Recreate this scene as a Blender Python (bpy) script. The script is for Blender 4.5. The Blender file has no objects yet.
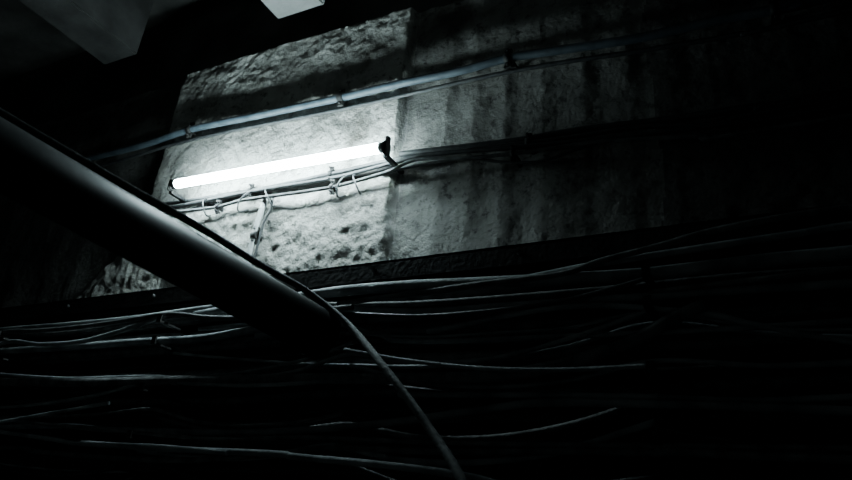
import bpy, bmesh, math, random
from mathutils import Vector, Matrix, noise
random.seed(7)
scn=bpy.context.scene
# ------------------------------------------------------------ materials
def newmat(name):
    m=bpy.data.materials.new(name); m.use_nodes=True
    nt=m.node_tree; b=nt.nodes['Principled BSDF']
    return m,nt,b
def noise_mat(name,c1,c2,scale=4,rough=0.8,bump=0.3,bscale=40,stretch=(1,1,1),metal=0,detail=8,spec=0.3,pos=(0.35,0.65),bdist=0.01):
    m,nt,b=newmat(name)
    tc=nt.nodes.new('ShaderNodeTexCoord'); mp=nt.nodes.new('ShaderNodeMapping')
    mp.inputs['Scale'].default_value=stretch
    nt.links.new(tc.outputs['Object'],mp.inputs['Vector'])
    n=nt.nodes.new('ShaderNodeTexNoise'); n.inputs['Scale'].default_value=scale; n.inputs['Detail'].default_value=detail
    nt.links.new(mp.outputs['Vector'],n.inputs['Vector'])
    r=nt.nodes.new('ShaderNodeValToRGB')
    r.color_ramp.elements[0].position=pos[0]; r.color_ramp.elements[1].position=pos[1]
    r.color_ramp.elements[0].color=(*c1,1); r.color_ramp.elements[1].color=(*c2,1)
    nt.links.new(n.outputs['Fac'],r.inputs['Fac'])
    nt.links.new(r.outputs['Color'],b.inputs['Base Color'])
    b.inputs['Roughness'].default_value=rough; b.inputs['Metallic'].default_value=metal
    b.inputs['Specular IOR Level'].default_value=spec
    if bump>0:
        n2=nt.nodes.new('ShaderNodeTexNoise'); n2.inputs['Scale'].default_value=bscale; n2.inputs['Detail'].default_value=6
        nt.links.new(tc.outputs['Object'],n2.inputs['Vector'])
        bp=nt.nodes.new('ShaderNodeBump'); bp.inputs['Strength'].default_value=bump; bp.inputs['Distance'].default_value=bdist
        nt.links.new(n2.outputs['Fac'],bp.inputs['Height']); nt.links.new(bp.outputs['Normal'],b.inputs['Normal'])
    return m
def concrete(name,k=1.0,streakf=0.25,bumpd=0.02):
    m,nt,b=newmat(name); N=nt.nodes; L=nt.links
    tc=N.new('ShaderNodeTexCoord')
    def nz(scale,stretch,det=8,rough=0.6):
        mp=N.new('ShaderNodeMapping'); mp.inputs['Scale'].default_value=stretch; L.new(tc.outputs['Object'],mp.inputs['Vector'])
        n=N.new('ShaderNodeTexNoise'); n.inputs['Scale'].default_value=scale; n.inputs['Detail'].default_value=det; n.inputs['Roughness'].default_value=rough
        L.new(mp.outputs['Vector'],n.inputs['Vector']); return n
    def ramp(n,a,ca,bb,cb):
        r=N.new('ShaderNodeValToRGB'); r.color_ramp.elements[0].position=a; r.color_ramp.elements[1].position=bb
        r.color_ramp.elements[0].color=(*ca,1); r.color_ramp.elements[1].color=(*cb,1); L.new(n.outputs['Fac'],r.inputs['Fac']); return r
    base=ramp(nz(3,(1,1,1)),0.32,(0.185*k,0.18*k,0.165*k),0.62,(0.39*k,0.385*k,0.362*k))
    streak=ramp(nz(5,(2.2,1,0.45)),0.36,(0.40,0.37,0.33),0.58,(1,1,1))
    spots=ramp(nz(2.1,(1,1,1),4),0.32,(0.18,0.16,0.14),0.43,(1,1,1))
    pits=ramp(nz(26,(1,1,1),5,0.7),0.34,(0.22,0.22,0.22),0.46,(1,1,1))
    cur=base.outputs['Color']
    for r,f in ((streak,streakf),(spots,0.8),(pits,0.8)):
        mx=N.new('ShaderNodeMix'); mx.data_type='RGBA'; mx.blend_type='MULTIPLY'; mx.inputs['Factor'].default_value=f
        L.new(cur,mx.inputs['A']); L.new(r.outputs['Color'],mx.inputs['B']); cur=mx.outputs['Result']
    L.new(cur,b.inputs['Base Color']); b.inputs['Roughness'].default_value=0.85; b.inputs['Specular IOR Level'].default_value=0.2
    h=nz(34,(1,1,1),8,0.65)
    bp=N.new('ShaderNodeBump'); bp.inputs['Strength'].default_value=1.0; bp.inputs['Distance'].default_value=bumpd
    L.new(h.outputs['Fac'],bp.inputs['Height']); L.new(bp.outputs['Normal'],b.inputs['Normal'])
    return m
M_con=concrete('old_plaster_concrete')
M_con2=concrete('concrete_falloff_dim',0.60,0.25,0.014)  # panel concrete darkened: weaker tube light beside the panel put into the colour
M_con3=concrete('concrete_falloff_dark',0.26,0.3,0.012)  # same concrete darker still, light falloff far from the tube painted in
M_dark=noise_mat('dark_concrete',(0.03,0.03,0.028),(0.09,0.087,0.08),3,0.95,0.6,25,(1,1,1))  # dark concrete for ceiling, wall returns, upper and lower wall parts
M_far=noise_mat('grimy_concrete',(0.14,0.138,0.13),(0.28,0.275,0.26),3,0.95,0.4,25,(1,1,1))
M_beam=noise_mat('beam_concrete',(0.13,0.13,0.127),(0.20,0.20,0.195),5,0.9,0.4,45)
M_beamd=noise_mat('beam_concrete_falloff',(0.030,0.029,0.028),(0.06,0.059,0.057),5,0.9,0.4,45)  # dimmed copy of beam concrete, distance from the tube set in its colour
M_floor=noise_mat('floor_concrete',(0.10,0.10,0.095),(0.20,0.198,0.19),2,0.9,0.4,25)
M_blk=noise_mat('black_cable_sheath',(0.012,0.013,0.014),(0.035,0.036,0.037),30,0.5,0.15,80,spec=0.4)
M_dust=noise_mat('dusty_cable_sheath',(0.045,0.046,0.046),(0.13,0.133,0.133),18,0.75,0.4,80,spec=0.2)
M_gry=noise_mat('grey_cable_sheath',(0.09,0.10,0.105),(0.24,0.255,0.26),9,0.72,0.4,80,spec=0.2)
M_arm=noise_mat('blue_grey_sheath',(0.030,0.042,0.052),(0.06,0.078,0.092),15,0.5,0.15,80,spec=0.3)
M_steel=noise_mat('dark_steel',(0.010,0.010,0.011),(0.03,0.028,0.026),12,0.6,0.3,50,metal=0.3)
M_pipe=noise_mat('black_painted_pipe',(0.006,0.0065,0.007),(0.012,0.0125,0.013),6,0.5,0.1,30,spec=0.07,bdist=0.004)
M_galv=noise_mat('galvanised_conduit',(0.22,0.23,0.23),(0.4,0.41,0.41),20,0.5,0.15,60,metal=0.2)
M_cap=noise_mat('aluminium_cap',(0.3,0.3,0.3),(0.4,0.4,0.4),20,0.4,0.0,60,metal=0.8)
M_tube,nt,b=newmat('fluorescent_glass')
b.inputs['Base Color'].default_value=(0.9,0.95,0.95,1); b.inputs['Emission Color'].default_value=(0.72,0.96,1.0,1); b.inputs['Emission Strength'].default_value=165
# ------------------------------------------------------------ helpers
def obj_from_bm(name,bm,mat,smooth=False,parent=None):
    me=bpy.data.meshes.new(name); bm.normal_update(); bm.to_mesh(me); bm.free()
    o=bpy.data.objects.new(name,me); scn.collection.objects.link(o)
    for mm in (mat if isinstance(mat,(list,tuple)) else [mat]): me.materials.append(mm)
    if smooth:
        for p in me.polygons: p.use_smooth=True
    if parent: o.parent=parent
    return o
def add_box(bm,x0,x1,y0,y1,z0,z1,mi=0):
    r=bmesh.ops.create_cube(bm,size=1)
    for v in r['verts']:
        v.co=Vector(((x0+x1)/2+v.co.x*(x1-x0),(y0+y1)/2+v.co.y*(y1-y0),(z0+z1)/2+v.co.z*(z1-z0)))
    for f in {f for v in r['verts'] for f in v.link_faces}: f.material_index=mi
def add_cyl(bm,p0,p1,r0,r1=None,seg=24,mi=0,cap=True):
    p0=Vector(p0);p1=Vector(p1); r1=r0 if r1 is None else r1
    d=p1-p0; q=d.to_track_quat('Z','Y')
    M=Matrix.Translation((p0+p1)/2)@q.to_matrix().to_4x4()
    r=bmesh.ops.create_cone(bm,cap_ends=cap,segments=seg,radius1=r0,radius2=r1,depth=d.length,matrix=M)
    for f in {f for v in r['verts'] for f in v.link_faces}:
        f.material_index=mi; f.smooth=len(f.verts)==4
def box(name,a,mat,parent=None,bevel=0):
    bm=bmesh.new(); add_box(bm,*a)
    if bevel: bmesh.ops.bevel(bm,geom=bm.edges[:],offset=bevel,segments=2,affect='EDGES')
    return obj_from_bm(name,bm,mat,parent=parent)
def empty(name,loc=(0,0,0)):
    e=bpy.data.objects.new(name,None); scn.collection.objects.link(e); return e
def catmull(P,n=10):
    out=[]
    Q=[P[0]*2-P[1]]+P+[P[-1]*2-P[-2]]
    for i in range(1,len(Q)-2):
        a,b_,c_,d=Q[i-1],Q[i],Q[i+1],Q[i+2]
        for k in range(n):
            t=k/n
            out.append(0.5*((2*b_)+(c_-a)*t+(2*a-5*b_+4*c_-d)*t*t+(3*b_-a-3*c_+d)*t**3))
    out.append(P[-1]); return out
def sweep(bm,pts,r,seg=10,mi=0):
    rings=[]; N=len(pts); ref=None
    for i,p in enumerate(pts):
        t=(pts[min(i+1,N-1)]-pts[max(i-1,0)]).normalized()
        if ref is None: ref=t.orthogonal().normalized()
        ref=(ref-t*ref.dot(t)).normalized(); s=t.cross(ref)
        rings.append([bm.verts.new(p+(ref*math.cos(a)+s*math.sin(a))*r) for a in [2*math.pi*k/seg for k in range(seg)]])
    for a,b_ in zip(rings,rings[1:]):
        for k in range(seg):
            f=bm.faces.new((a[k],a[(k+1)%seg],b_[(k+1)%seg],b_[k])); f.smooth=True; f.material_index=mi
    for rg,rev in ((rings[0],True),(rings[-1],False)):
        f=bm.faces.new(rg[::-1] if rev else rg); f.material_index=mi
def cable(name,y,xz,r,mat,parent=None,sag=0.006,extra=None,wav=0):
    """xz : list of (x cm, z mm[, y m]) control points along the wall; y in metres.
    wav>0 : long spans get intermediate points with natural unevenness (mm)"""
    if wav:
        q=[xz[0]]
        for a,b_ in zip(xz,xz[1:]):
            n=int(abs(b_[0]-a[0])//75)
            for k in range(1,n+1):
                t=k/(n+1); q.append((a[0]+(b_[0]-a[0])*t,a[1]+(b_[1]-a[1])*t+random.uniform(-wav,wav)))
            q.append(b_)
        xz=q
    P=[]
    for i,q in enumerate(xz):
        yy=y if len(q)==2 else q[2]
        P.append(Vector((q[0]/100,yy+random.uniform(-1,1)*sag,q[1]/1000)))
    pts=catmull(P,10)
    bm=bmesh.new(); sweep(bm,pts,r)
    if extra: extra(bm)
    return obj_from_bm(name,bm,[mat,M_steel],parent=parent)
def clamp(bm,x,y,z,r,ywall,w=0.022):
    add_cyl(bm,(x-w/2,y,z),(x+w/2,y,z),r+0.006,seg=20,mi=1)
    add_box(bm,x-w/2,x+w/2,y,ywall+0.02,z-0.009,z+0.009,1)
    add_box(bm,x-w/2,x+w/2,y-0.004,y+0.008,z-r-0.028,z+r+0.028,1)
    add_cyl(bm,(x,y-0.018,z+r+0.017),(x,y+0.02,z+r+0.017),0.006,seg=6,mi=1)
    add_cyl(bm,(x,y-0.018,z-r-0.017),(x,y+0.02,z-r-0.017),0.006,seg=6,mi=1)
# ------------------------------------------------------------ wall in front of the camera
def nf(x,z,s,seed=0): return noise.noise(Vector((x*s,seed*7.3,z*s)))
def left_edge(z): return -3.0-0.42*max(0,min(1,(3.10-z)/0.42))+0.03*nf(0.1,z,6,41)*(1 if z<3.15 else 0.3)
def wall_y(x,z):
    y=2.290
    inP=lambda e0,e1: max(0,min(1,(x-e0)/0.012))*max(0,min(1,(e1-x)/0.012))
    ed=0.008*nf(0.3,z,9,3)
    p=inP(left_edge(z),-1.455+ed)
    flute=0
    if x>-1.5:
        u=x+0.02*nf(x,z,1.5,5)
        amp=0.006 if x<-0.6 else max(0.002,0.006-0.008*(x+0.6))
        flute=amp*abs(math.sin(u*math.pi/0.155+0.6*math.sin(u*5)))+amp*0.8*nf(x,z*0.12,9,6)
    if x<-2.99: flute=0.010*nf(x,z*0.15,7,8)
    y+= -0.045*p + (1-p)*flute
    g=0.45+0.55*p
    y+= g*(0.010*nf(x,z,2.3,1)+0.008*nf(x,z,7,2)+0.006*nf(x,z,17,4)+0.0045*nf(x,z,40,9))
    low=max(0,min(1,(3.02+0.03*nf(x,0,5,12)-z)/0.03))*p
    y+= low*(0.006+0.008*nf(x,z,13,11)+0.007*nf(x,z,30,13))
    return y
xs=[-10+i*0.25 for i in range(20)]
x=-5.0
while x<1.6: xs.append(x); x+=0.0095
xs+= [1.6+i*0.2 for i in range(23)]
zs=[]; z=2.655
while z<4.11: zs.append(z); z+=0.0095
zs.append(4.11)
bm=bmesh.new()
grid=[[bm.verts.new((x,wall_y(x,z),z+(0.012*nf(x,0,6,20)+0.006*nf(x,0,22,21) if (z==zs[0] or z==zs[-1]) else 0))) for z in zs] for x in xs]
for i in range(len(xs)-1):
    xm=xs[i]
    for j in range(len(zs)-1):
        f=bm.faces.new((grid[i][j],grid[i+1][j],grid[i+1][j+1],grid[i][j+1])); f.smooth=True
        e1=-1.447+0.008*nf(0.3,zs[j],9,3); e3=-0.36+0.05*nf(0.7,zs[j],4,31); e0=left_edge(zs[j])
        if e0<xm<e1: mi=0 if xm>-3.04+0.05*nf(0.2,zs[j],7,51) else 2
        else: mi=2 if e0<xm<e3 else 3  # sections outside the panel take the copies with light falloff in their colour
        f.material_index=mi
for j,yy in ((len(zs)-1,2.46),(0,2.58)):
    back=[bm.verts.new((x,yy,grid[i][j].co.z)) for i,x in enumerate(xs)]
    for i in range(len(xs)-1):
        f=bm.faces.new((grid[i][j],grid[i+1][j],back[i+1],back[i])); f.material_index=1
wall=obj_from_bm('wall_front',bm,[M_con,M_dark,M_con2,M_con3])
e=box('upper_part',(-10,6,2.45,2.7,4.0,4.9),M_dark); e.parent=wall
e=box('lower_part',(-10,6,2.55,2.8,0,2.70),M_dark); e.parent=wall
box('wall_back',(-10,6,-1.9,-1.7,0,4.9),M_far)
box('wall_left',(-10.2,-10,-1.9,2.8,0,4.9),M_far)
box('wall_right',(6,6.2,-1.9,2.8,0,4.9),M_far)
box('floor',(-10.2,6.2,-1.9,2.8,-0.2,0),M_floor)
box('ceiling',(-10.2,6.2,-1.9,2.8,4.9,5.1),M_dark)
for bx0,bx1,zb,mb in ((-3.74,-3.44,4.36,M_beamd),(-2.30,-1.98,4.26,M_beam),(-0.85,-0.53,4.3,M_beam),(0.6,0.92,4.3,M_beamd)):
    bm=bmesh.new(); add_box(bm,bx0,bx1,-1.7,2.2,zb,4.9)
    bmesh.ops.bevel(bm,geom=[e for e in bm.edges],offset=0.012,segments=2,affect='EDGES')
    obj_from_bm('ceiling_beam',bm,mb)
bm=bmesh.new(); add_box(bm,-10,6,2.12,2.13,2.575,2.662); add_box(bm,-10,6,2.12,2.56,2.652,2.662); add_box(bm,-10,6,2.12,2.20,2.575,2.583)
for x in [ -5+0.6*i for i in range(16)]: add_cyl(bm,(x,2.105,2.625),(x,2.13,2.625),0.010,seg=6)
obj_from_bm('steel_ledge_channel',bm,M_steel)
# ------------------------------------------------------------ fluorescent fixture
T0=Vector((-2.653,2.12,3.238)); T1=Vector((-1.453,2.12,3.200)); td=(T1-T0).normalized()
fx=empty('fluorescent_light_fixture')
bm=bmesh.new(); add_cyl(bm,T0,T1,0.0225,seg=32); obj_from_bm('tube',bm,M_tube,parent=fx)
bm=bmesh.new()
for P,s in ((T0,-1),(T1,1)):
    add_cyl(bm,P,P+td*s*0.022,0.0232,seg=24)
    for k in (-0.007,0.007): add_cyl(bm,P+td*s*0.02+Vector((0,0,k)),P+td*s*0.035+Vector((0,0,k)),0.0018,seg=8)
obj_from_bm('tube_end_caps',bm,M_cap,parent=fx)
for n,(P,s) in enumerate(((T0,-1),(T1,1))):
    bm=bmesh.new(); c=P+td*s*0.032
    add_box(bm,c.x-0.009,c.x+0.009,c.y-0.022,c.y+0.026,c.z-0.04,c.z+0.022)
    bmesh.ops.bevel(bm,geom=bm.edges[:],offset=0.005,segments=2,affect='EDGES')
    add_box(bm,c.x-0.010,c.x+0.010,c.y,2.27,c.z-0.05,c.z-0.035)
    if s>0: add_box(bm,c.x-0.004,c.x+0.008,c.y-0.010,c.y+0.016,c.z+0.018,c.z+0.05)
    obj_from_bm('lampholder_%d'%(n+1),bm,M_steel,parent=fx)
bm=bmesh.new()
b0=T0+Vector((-0.02,0.105,-0.045)); b1=T1+Vector((0.03,0.105,-0.045))
sweep(bm,[b0,b1],0.014,seg=4)
obj_from_bm('batten',bm,M_steel,parent=fx)
bm=bmesh.new()
for t,dx in ((0.12,0.03),(0.36,-0.04),(0.43,0.05),(0.80,-0.02),(0.83,0.04)):
    q=b0.lerp(b1,t)
    sweep(bm,catmull([q+Vector((0,0.0,0.0)),q+Vector((dx*0.3,-0.035,-0.03)),q+Vector((dx,-0.045,-0.08)),q+Vector((dx*1.3,-0.02,-0.115)),q+Vector((dx*0.8,0.02,-0.09))],8),0.004,seg=6)
obj_from_bm('lead_wires',bm,M_blk,parent=fx)
# ------------------------------------------------------------ upper and middle cables
def ex(list_):
    def f(bm):
        for a in list_: clamp(bm,*a)
    return f
cable('armoured_cable',2.212,[(-700,3650),(-386,3632),(-316,3630),(-278,3653),(-228,3632),(-178,3612),(-146,3606),(-115,3594),(-92,3597),(-69,3573),(-37,3535),(-8,3529),(18,3510),(48,3515),(300,3520),(590,3520)],0.019,M_arm,sag=0.002,
      extra=ex([(-2.78,2.212,3.652,0.019,2.25,0.03),(-1.78,2.212,3.612,0.019,2.25,0.03),(-0.92,2.212,3.596,0.019,2.31,0.03),(-3.86,2.212,3.632,0.019,2.31,0.03),(0.1,2.212,3.515,0.019,2.31,0.03)]))
cable('power_cable',2.235,[(-700,3590),(-385,3572),(-279,3602),(-176,3560),(-92,3545),(-38,3490),(-5,3465),(32,3455),(300,3460),(590,3460)],0.010,M_blk,sag=0.002)
cable('power_cable',2.215,[(-296,3150),(-277,3167),(-223,3170),(-175,3159),(-150,3175),(-133,3186),(-121,3181),(-82,3131),(-39,3090),(0,3063),(27,3059),(300,3050),(590,3050)],0.010,M_blk,sag=0.003)
cable('power_cable',2.22,[(-287,3205),(-228,3180),(-178,3186),(-140,3198),(-108,3171),(-69,3142),(-39,3128),(-12,3082),(27,3099),(300,3090),(590,3090)],0.010,M_blk,sag=0.003,
      extra=ex([(-2.24,2.218,3.179,0.010,2.25,0.018),(-1.77,2.218,3.187,0.010,2.25,0.018),(-0.82,2.22,3.155,0.012,2.31)]))
cable('power_cable',2.205,[(-287,3120),(-279,3131),(-244,3112),(-226,3125),(-192,3107),(-170,3105),(-145,3129),(-132,3165),(-107,3124),(-81,3100),(-53,3088),(-18,3034),(12,3014),(300,3000),(590,3000)],0.008,M_dust,sag=0.003,
      extra=ex([(-2.42,2.205,3.113,0.008,2.25,0.016),(-1.74,2.205,3.105,0.008,2.25,0.016),(-0.88,2.205,3.106,0.008,2.31,0.016)]))
cable('power_cable',2.235,[(-142,3230),(-122,3215),(-92,3190),(-61,3175),(-30,3150),(0,3130),(60,3120),(590,3110)],0.014,M_blk)
cable('power_cable',2.225,[(-150,3140),(-135,3150),(-110,3135),(-92,3085),(-76,3060),(-60,3085),(-45,3100),(-20,3090),(30,3075),(300,3080),(590,3080)],0.006,M_blk)
cable('electrical_conduit',2.228,[(-213,3140),(-214.5,3100),(-216,2987),(-217,2832),(-217,2717),(-217,2666)],0.014,M_galv,sag=0,
      extra=ex([(-2.16,2.228,2.93,0.014,2.26,0.03)]))
cable('electrical_conduit',2.228,[(-210,3140),(-210,3060),(-212.5,2987),(-213.5,2832),(-214,2717),(-214,2666)],0.006,M_blk,sag=0)
# ------------------------------------------------------------ lower cable run
LR=[
 ('a1',2.10,[(-800,2520),(-421,2521),(-367,2526),(-319,2520),(-270,2520),(-224,2531),(-193,2533),(-163,2516)],0.013,M_gry),
 ('a2',2.12,[(-800,2490),(-423,2499),(-368,2490),(-313,2486),(-271,2493),(-225,2507),(-174,2506),(-120,2470),(-60,2460),(40,2450),(590,2440)],0.011,M_dust),
 ('b',2.08,[(-800,2390),(-409,2389),(-357,2396),(-296,2394),(-220,2387),(-194,2401),(-182,2402),(-179,2391),(-183,2381),(-190,2378)],0.017,M_gry),
 ('c',2.06,[(-223,2478),(-162,2520),(-125,2518),(-86,2499),(-39,2479),(-5,2481),(30,2483),(590,2480)],0.021,M_gry),
 ('d',2.06,[(-174,2510),(-149,2455),(-114,2415),(-80,2408),(-43,2400),(-6,2398),(24,2390),(590,2390)],0.013,M_gry),
 ('e',2.06,[(-220,2420),(-171,2418),(-147,2385),(-131,2340),(-116,2305),(-60,2290),(60,2300),(590,2300)],0.009,M_gry),
 ('f',2.03,[(-800,2200),(-377,2233),(-279,2200),(-217,2190),(-152,2179),(-103,2162),(-75,2172),(-52,2217),(-37,2272),(-30,2309),(-20,2350)],0.020,M_dust),
 ('g',2.05,[(-800,2030),(-289,2017),(-250,2000),(-181,1993),(-129,2016),(-89,2062),(-68,2083),(-26,2068),(12,2044),(26,2033),(590,2020)],0.013,M_gry),
 ('h1',2.00,[(-800,2060),(-349,2060),(-325,2040),(-289,2011),(-263,2002),(-200,1960),(-100,1950),(590,1940)],0.008,M_dust),
 ('h2',1.96,[(-500,1950),(-338,1999),(-310,2025),(-278,2058),(-251,2092)],0.008,M_gry),
 ('h3',1.95,[(-600,2020),(-342,1995),(-319,1977),(-276,1941),(-260,1925),(-180,1900)],0.009,M_gry),
 ('i1',2.00,[(-600,1920),(-304,1913),(-290,1898),(-218,1878),(-166,1904),(-141,1931),(-60,1930),(590,1960)],0.011,M_dust),
 ('i2',1.97,[(-260,1930),(-161,1905),(-152,1896),(-113,1873),(-89,1850),(-67,1818),(0,1780),(590,1780)],0.012,M_gry),
 ('j1',2.05,[(-150,2470),(-92,2489),(-64,2497),(-50,2528),(-32,2560),(-14,2590),(20,2610),(590,2610)],0.010,M_dust),
 ('j2',2.07,[(-120,2490),(-79,2507),(-52,2530),(-21,2548),(4,2560),(27,2565),(590,2560)],0.012,M_gry),
 ('k1',2.06,[(-120,2120),(-71,2108),(-38,2095),(-9,2079),(19,2085),(590,2080)],0.010,M_gry),
 ('k2',2.04,[(-110,2330),(-60,2380),(-22,2329),(-9,2290),(10,2235),(25,2213),(590,2200)],0.009,M_gry),
]
for k,y,p,r,m in LR: cable('insulated_cable',y,p,r,m,sag=0.008,wav=12)
for i in range(24):
    z0=1.72+i*0.035+random.uniform(-.02,.02)
    cable('insulated_cable',2.22+random.uniform(-.08,.12),[(-800,z0*1000),(590,z0*1000)],random.choice([0.009,0.012,0.016,0.02]),random.choice([M_blk,M_dust,M_dust]),sag=0.02,wav=15)
sup=[-460,-345,-235,-140,-35,90,220,400,590]
for i in range(26):
    z0=random.uniform(1800,2460); s0=random.randint(0,4); n=random.randint(1,3)
    pts=[]; zz=z0
    for a,b_ in zip(sup[s0:s0+n],sup[s0+1:s0+n+1]):
        z2=zz+random.uniform(-130,130); z2=max(1780,min(2480,z2)); dr=random.uniform(10,90)
        pts+= [(a,zz),(a+(b_-a)*.25,zz*.75+z2*.25-dr*.75),(a+(b_-a)*.5,(zz+z2)/2-dr),(a+(b_-a)*.75,zz*.25+z2*.75-dr*.75)]
        zz=z2
    pts.append((b_,zz))
    cable('insulated_cable',random.uniform(1.99,2.10),pts,random.choice([0.005,0.007,0.008,0.011]),random.choice([M_dust,M_dust,M_gry,M_blk]),sag=0.012)
for x in (-4.6,-3.45,-2.35,-0.35,0.9):
    bm=bmesh.new()
    add_box(bm,x-0.02,x+0.02,2.42,2.428,1.2,2.57); add_box(bm,x+0.014,x+0.02,2.42,2.55,1.2,2.57)
    for z in (1.84,1.96,2.15,2.345,2.44):
        add_box(bm,x-0.012,x+0.012,1.97,2.43,z-0.008,z); add_box(bm,x-0.012,x+0.012,1.97,1.976,z,z+0.025)
    obj_from_bm('cable_rack_bracket',bm,M_steel)
# ------------------------------------------------------------ big pipe crossing the passage
A=Vector((-1.723,.832,.849+1.6)); B=Vector((-1.43,1.90,.684+1.607)); d=(B-A).normalized()
S=A-(B-A)*((A.y+1.7)/(B.y-A.y))
bm=bmesh.new(); add_cyl(bm,S,B,0.084,seg=64)
add_cyl(bm,B-d*0.03,B-d*0.004,0.090,seg=48)
obj_from_bm('large_pipe',bm,M_pipe)
cable('hanging_cable',1.0,[(-240,2920,-1.6),(-202,2704,-0.2),(-178,2582,0.6),(-163,2507,1.1),(-154,2466,1.36),(-151,2447,1.62),(-148,2436,1.82),(-131,2314,1.86),(-107,2116,1.75),(-87,1928,1.68),(-72,1772,1.6),(-55,1500,1.5),(-45,1100,1.45),(-40,600,1.5),(-38,10,1.5)],0.012,M_dust,sag=0)
# ------------------------------------------------------------ world & camera
w=bpy.data.worlds.new('World'); scn.world=w; w.use_nodes=True
w.node_tree.nodes['Background'].inputs[0].default_value=(0.5,0.7,0.8,1); w.node_tree.nodes['Background'].inputs[1].default_value=0.001
cd=bpy.data.cameras.new('Camera'); cam=bpy.data.objects.new('Camera',cd); scn.collection.objects.link(cam)
R=Vector((0.8887,0.4500,0.0877)); D=Vector((-0.1201,0.4132,-0.9027)); F=Vector((-0.4425,0.7917,0.4213))
M=Matrix((( R.x,-D.x,-F.x,0),(R.y,-D.y,-F.y,0),(R.z,-D.z,-F.z,0),(0,0,0,1)))
cam.matrix_world=Matrix.Translation((0,0,1.6))@M
cd.sensor_width=36; cd.lens=29.58; cd.clip_start=0.02
cd.dof.use_dof=True; cd.dof.focus_distance=3.1; cd.dof.aperture_fstop=2.8
scn.camera=cam
